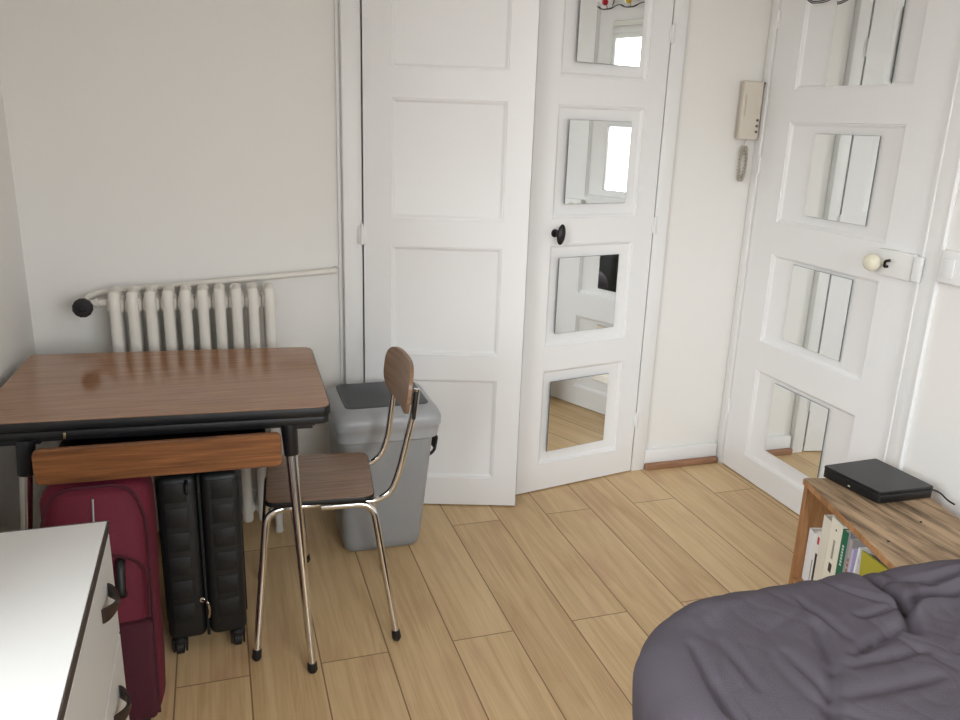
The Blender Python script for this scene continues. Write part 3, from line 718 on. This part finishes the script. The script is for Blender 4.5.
# olive folder pulled forward, leaning, its face turned to the room
def folder(label, corners, th, col):
    t = thing('folder', label, 'folder', tuple(CM @ Vector((.44, .05, .041))), 'folders in the wooden crate')
    c = [CM @ Vector(p) for p in corners]; n = (c[1]-c[0]).cross(c[3]-c[0]).normalized()*th
    for k, nm, mm in ((0, 'cover', paper('cover', col)), (1, 'pages', M['pages']), (2, 'cover', paper('cover', col))):
        a = [p+n*(k/3) for p in c]; e = [p+n*((k+.94)/3) for p in c]
        if k == 1:
            ce = sum(a, Vector())/4; a = [ce+(p-ce)*.975 for p in a]; ce2 = sum(e, Vector())/4; e = [ce2+(p-ce2)*.975 for p in e]
        b = B(); loft(b, [a, e]); obj(nm, b, mm, t, smooth=False)
folder('olive-yellow cardboard folder leaning at the open end of the crate', [(.380, .030, .0412), (.548, .022, .0412), (.556, .002, .376), (.372, .014, .345)], .006, srgb(176, 166, 50))

# black box on the crate
bo = thing('set_top_box', 'flat black electronic box lying on the wooden crate', 'electronic box', tuple((1.998, 1.872, .401)))
bc = [(1.880, 1.992), (1.903, 1.766), (2.112, 1.757), (2.100, 1.990)]
bc = [(1.874, 1.978), (1.902, 1.764), (2.108, 1.757), (2.094, 1.985)]
b = B(); prism(b, rpoly(bc, .006, 3), .4035, .430, .001); body = obj('casing', b, M['box_black'], bo)
bcc = sum((Vector(p) for p in bc), Vector((0, 0)))/4
b = B(); prism(b, rpoly([bcc+(Vector(p)-bcc)*.975 for p in bc], .006, 3), .4295, .4325, 0); obj('seam_gap', b, M['box_gap'], bo)
b = B(); prism(b, rpoly([bcc+(Vector(p)-bcc)*1.012 for p in bc], .008, 3), .432, .443, .002); obj('lid', b, M['box_black'], bo)
for p in bc:
    q = bcc+(Vector(p)-bcc)*.85; b = B(); lathe(b, [(.008, 0), (.008, .003)], (q.x, q.y, .4004), (0, 0, 1), 12); obj('rubber_foot', b, M['rubber'], bo)
b = B(); tube(b, fillet([(2.105, 1.775, .424), (2.125, 1.765, .424), (2.138, 1.752, .417), (2.142, 1.728, .4035), (2.140, 1.70, .4032)], .015), .0028, 8)
bx(b, 2.103, 2.116, 1.768, 1.784, .416, .432, .002); obj('cable', b, M['rubber'], bo)
b = B(); bx(b, 1.8838, 1.8856, 1.868, 1.876, .414, .418); obj('indicator', b, M['phone_base'], bo)

# ------------------------------------------------------------------ bed and duvet
bed = thing('bed', 'low bed against the right wall, covered by the grey duvet', 'bed', (1.45, .4, 0))
BX0, BX1, BY0, BY1 = .86, 2.17, -.55, 1.26
b = B(); bx(b, BX0, BX1, BY0, BY1, .12, .36, .05, 4); obj('mattress', b, M['mattress'], bed)
b = B(); bx(b, BX0+.02, BX1-.01, BY0+.02, BY1-.02, .07, .118, .004); obj('bed_base', b, M['crate_side'], bed)
for x in (BX0+.06, BX1-.06):
    for y in (BY0+.06, BY1-.08):
        b = B(); bx(b, x-.025, x+.025, y-.025, y+.025, 0, .0695, .003); obj('leg', b, M['crate_side'], bed)

def seg_dist(px, py, a, b_):
    ax, ay = a; bx_, by = b_; dx, dy_ = bx_-ax, by-ay; t = max(0, min(1, ((px-ax)*dx+(py-ay)*dy_)/(dx*dx+dy_*dy_)))
    return math.hypot(px-ax-t*dx, py-ay-t*dy_), t, (px-ax)*dy_-(py-ay)*dx
X0, X1, Y0, Y1 = .742, 2.165, -.62, 1.415
# folds: (start, end, depth, half width)
folds = [((1.46, 1.37), (1.437, 1.207), -.040, .014), ((1.437, 1.207), (1.376, 1.127), -.034, .013), ((1.437, 1.207), (1.63, 1.222), -.034, .012), ((1.540, 1.255), (1.70, 1.290), -.024, .010),
         ((1.522, 1.205), (1.365, 1.148), .012, .014), ((1.365, 1.148), (1.223, 1.098), -.014, .011), ((1.183, 1.190), (1.104, 1.056), -.015, .014), ((1.104, 1.056), (1.007, .948), -.015, .014), ((1.269, 1.113), (1.180, 1.083), -.010, .009),
         ((.885, 1.21), (.837, 1.02), -.013, .010), ((.868, 1.096), (.830, .96), -.011, .009), ((.802, 1.20), (.775, 1.04), -.011, .009), ((1.056, 1.130), (1.044, 1.0), -.009, .010), ((1.146, 1.053), (1.343, 1.065), -.012, .010),
         ((1.214, 1.287), (1.218, 1.134), -.009, .010), ((1.08, .977), (1.30, .986), -.012, .012), ((1.104, 1.358), (.948, 1.280), .010, .02), ((1.33, 1.33), (1.40, 1.21), -.010, .008), ((1.30, 1.20), (1.42, 1.20), -.011, .008), ((1.40, 1.03), (1.55, 1.10), -.012, .010), ((.95, 1.20), (.93, 1.05), -.009, .009), ((1.47, 1.30), (1.60, 1.27), -.015, .010)]
def top_z(x, y):
    z = .482+.014*sin((x-.8)*2.1)*cos((y-.6)*1.7)
    z += .018*noise.noise(Vector((x*2.6, y*2.6, 3)))+.006*noise.noise(Vector((x*7, y*7+x*3, 9)))
    wx = x+.05*noise.noise(Vector((x*5, y*5, 40))); r = (1-abs(noise.noise(Vector((wx*4.5+2, y*3.0-x*1.5, 17)))))**14; z -= .0055*r
    r2 = (1-abs(noise.noise(Vector((wx*13+y*5, y*7-x*6, 27)))))**16; z -= .0022*r2
    # puffed fold lying near the wall side
    g = 1/(1+math.exp(-(x-1.60)/.025))*math.exp(-(((y-1.27)/.085)**4)); z += .040*g; z -= .035*math.exp(-(((x-1.50)/.06)**2)-((y-1.40)/.10)**2)
    g2 = 0*math.exp(-(((x-1.85)/.3)**2))*math.exp(-(((y-.95)/.2)**2)); z += .03*g2
    for a, c, dpt, w in folds:
        d, t, _ = seg_dist(x, y, a, c)
        if d < w*5:
            pr = math.exp(-(d/w)**2); z += dpt*pr*sin(pi*(.12+.76*t))**.6
            z -= dpt*.16*math.exp(-((d-w*2.4)/(w*1.3))**2)*sin(pi*(.12+.76*t))
    return z
b = B(); NA = 720; NR = 170; rings = []
cxd, cyd = (X0+X1)/2, (Y0+Y1)/2; hx, hy = (X1-X0)/2, (Y1-Y0)/2
def outline(th):
    c, s = cos(th), sin(th); n_ = 7.5
    if c < 0 and s > 0: n_ = 6.5
    k = (abs(c)**n_+abs(s)**n_)**(-1/n_); return c*k, s*k
ths = []
for i in range(NA): ths.append(2*pi*i/NA)
RO = .10
for j in range(1, NR+1):
    ring = []
    for th in ths:
        ox, oy = outline(th); L0 = math.hypot(ox*hx, oy*hy)
        nx, ny = ox*hx/L0, oy*hy/L0
        wob = .018*noise.noise(Vector((cos(th)*3.2+4, sin(th)*3.2, 1)))+.011*noise.noise(Vector((cos(th)*11, sin(th)*11, 5)))
        Ls = L0-RO
        f = j/NR
        if f <= .62:
            r = Ls*(f/.62)**.85; x = cxd+nx*r; y = cyd+ny*r; z = top_z(x, y)
        else:
            g = (f-.62)/.38; x0 = cxd+nx*Ls; y0 = cyd+ny*Ls; z0 = top_z(x0, y0)
            if g < .55:   # rounded shoulder
                a = g/.55*pi/2; r = Ls+(RO+wob)*sin(a); z = z0-(RO*1.05)*(1-cos(a))
            else:         # hanging side
                h = (g-.55)/.45; bot = .05; zs = z0-RO*1.05; z = zs+(bot-zs)*h
                side = noise.noise(Vector((th*14, 2.5, z*1.5)))*.016+noise.noise(Vector((th*31, 7.5, z*2)))*.007
                r = Ls+RO+wob+.004*sin(h*pi)-.10*h**1.2+side*min(1, h*3)
            rip = noise.noise(Vector((th*26, 1.5, 3)))*.010*min(1, g*1.4)
            x = cxd+nx*(r+rip); y = cyd+ny*(r+rip)
            x = min(x, XR-.012)
        if y > cyd:   # the far edge draws back beside the crate
            q_ = min(1, max(0, (x-1.50)/.20)); y -= .085*q_*q_*(3-2*q_)*((y-cyd)/hy)**3
        ring.append(b.verts.new((x, y, z)))
    rings.append(ring)
cv = b.verts.new((cxd, cyd, top_z(cxd, cyd)))
for k in range(NA): b.faces.new((cv, rings[0][k], rings[0][(k+1) % NA]))
for a, c in zip(rings, rings[1:]):
    for k in range(NA): b.faces.new((a[k], c[k], c[(k+1) % NA], a[(k+1) % NA]))
du = tag(obj('duvet', b, M['duvet'], angle=180), 'crumpled mauve-grey duvet spread over the bed', 'duvet')
md = du.modifiers.new('thick', 'SOLIDIFY'); md.thickness = .022; md.offset = -1

# charcoal rucksack on the floor below the window, seen in the mirrors
bg = thing('rucksack', 'charcoal rucksack on the floor below the window, glimpsed in the mirrors', 'bag', (-.44, .16, 0))
b = B(); bx(b, -.60, -.36, -.10, .46, .002, .40, .07, 5)
bmesh.ops.subdivide_edges(b, edges=[e for e in b.edges if e.calc_length() > .08], cuts=4, use_grid_fill=True)
for v_ in b.verts: 
    if v_.co.z > .05: v_.co += v_.normal*.0+Vector((noise.noise(v_.co*6), noise.noise(v_.co*6+Vector((3, 3, 3))), 0))*.018
obj('body', b, M['bag'], bg)
b = B(); tube(b, fillet([(-.375, .05, .06), (-.335, .05, .12), (-.335, .20, .30), (-.365, .30, .37)], .08, 8), .012, 10); obj('strap', b, M['phone_base'], bg, label='pale shoulder strap')

# ------------------------------------------------------------------ light and camera
w = bpy.data.worlds.new('World'); bpy.context.scene.world = w; w.use_nodes = True
wn_ = w.node_tree.nodes; wl = w.node_tree.links; bgN = wn_['Background']; bgN.inputs['Strength'].default_value = 9.0
wtc = wn_.new('ShaderNodeTexCoord'); wsp = wn_.new('ShaderNodeSeparateXYZ'); wl.new(wtc.outputs['Generated'], wsp.inputs[0])
wcr = wn_.new('ShaderNodeValToRGB'); wl.new(wsp.outputs['Z'], wcr.inputs['Fac'])
# overcast sky over pale facades and street
e = wcr.color_ramp.elements; e[0].position = 0; e[0].color = (.28, .27, .26, 1); e[1].position = .5; e[1].color = (.89, .95, 1.0, 1)
k = wcr.color_ramp.elements.new(.03); k.color = (.62, .62, .62, 1)
wl.new(wcr.outputs['Color'], bgN.inputs['Color'])
def portal(name, loc, rot, sx, sy):
    l = bpy.data.lights.new(name, 'AREA'); l.shape = 'RECTANGLE'; l.size = sx; l.size_y = sy; l.energy = 1
    l.cycles.is_portal = True
    o = bpy.data.objects.new(name, l); C.objects.link(o); o.location = loc; o.rotation_euler = rot; return o
portal('daylight_side_window', (XL-.21, (WY0+WY1)/2, (WZ0+WZ1)/2), (0, radians(-90), 0), WZ1-WZ0, WY1-WY0)
portal('daylight_front_window', ((FX0+FX1)/2, YF-.21, (FZ0+FZ1)/2), (radians(90), 0, 0), FX1-FX0, FZ1-FZ0)

cam = bpy.data.cameras.new('Camera'); co = bpy.data.objects.new('Camera', cam); C.objects.link(co)
Fp = 803.0
def nv(a): return Vector(a).normalized()
down = nv((388-480, 3063-360, Fp)); Yf = nv((210-480, 112-360, Fp)); Yf = (Yf-down*Yf.dot(down)).normalized(); Zu = -down; Xr = Yf.cross(Zu)
if Xr.x < 0: Xr = -Xr
# rows = world axes expressed in the camera's (right, down, forward); columns = camera axes in the world
right = Vector((Xr.x, Yf.x, Zu.x)); dwn = Vector((Xr.y, Yf.y, Zu.y)); fwd = Vector((Xr.z, Yf.z, Zu.z))
m = Matrix((right, -dwn, -fwd)).transposed().to_4x4(); m.translation = (0, 0, 1.5)
co.matrix_world = m
cam.sensor_fit = 'HORIZONTAL'; cam.sensor_width = 36; cam.lens = Fp/960*36; cam.clip_start = .02
sc_ = bpy.context.scene; sc_.camera = co
sc_.view_settings.view_transform = 'Standard'; sc_.view_settings.look = 'None'; sc_.view_settings.gamma = 1; sc_.view_settings.exposure = 0.98
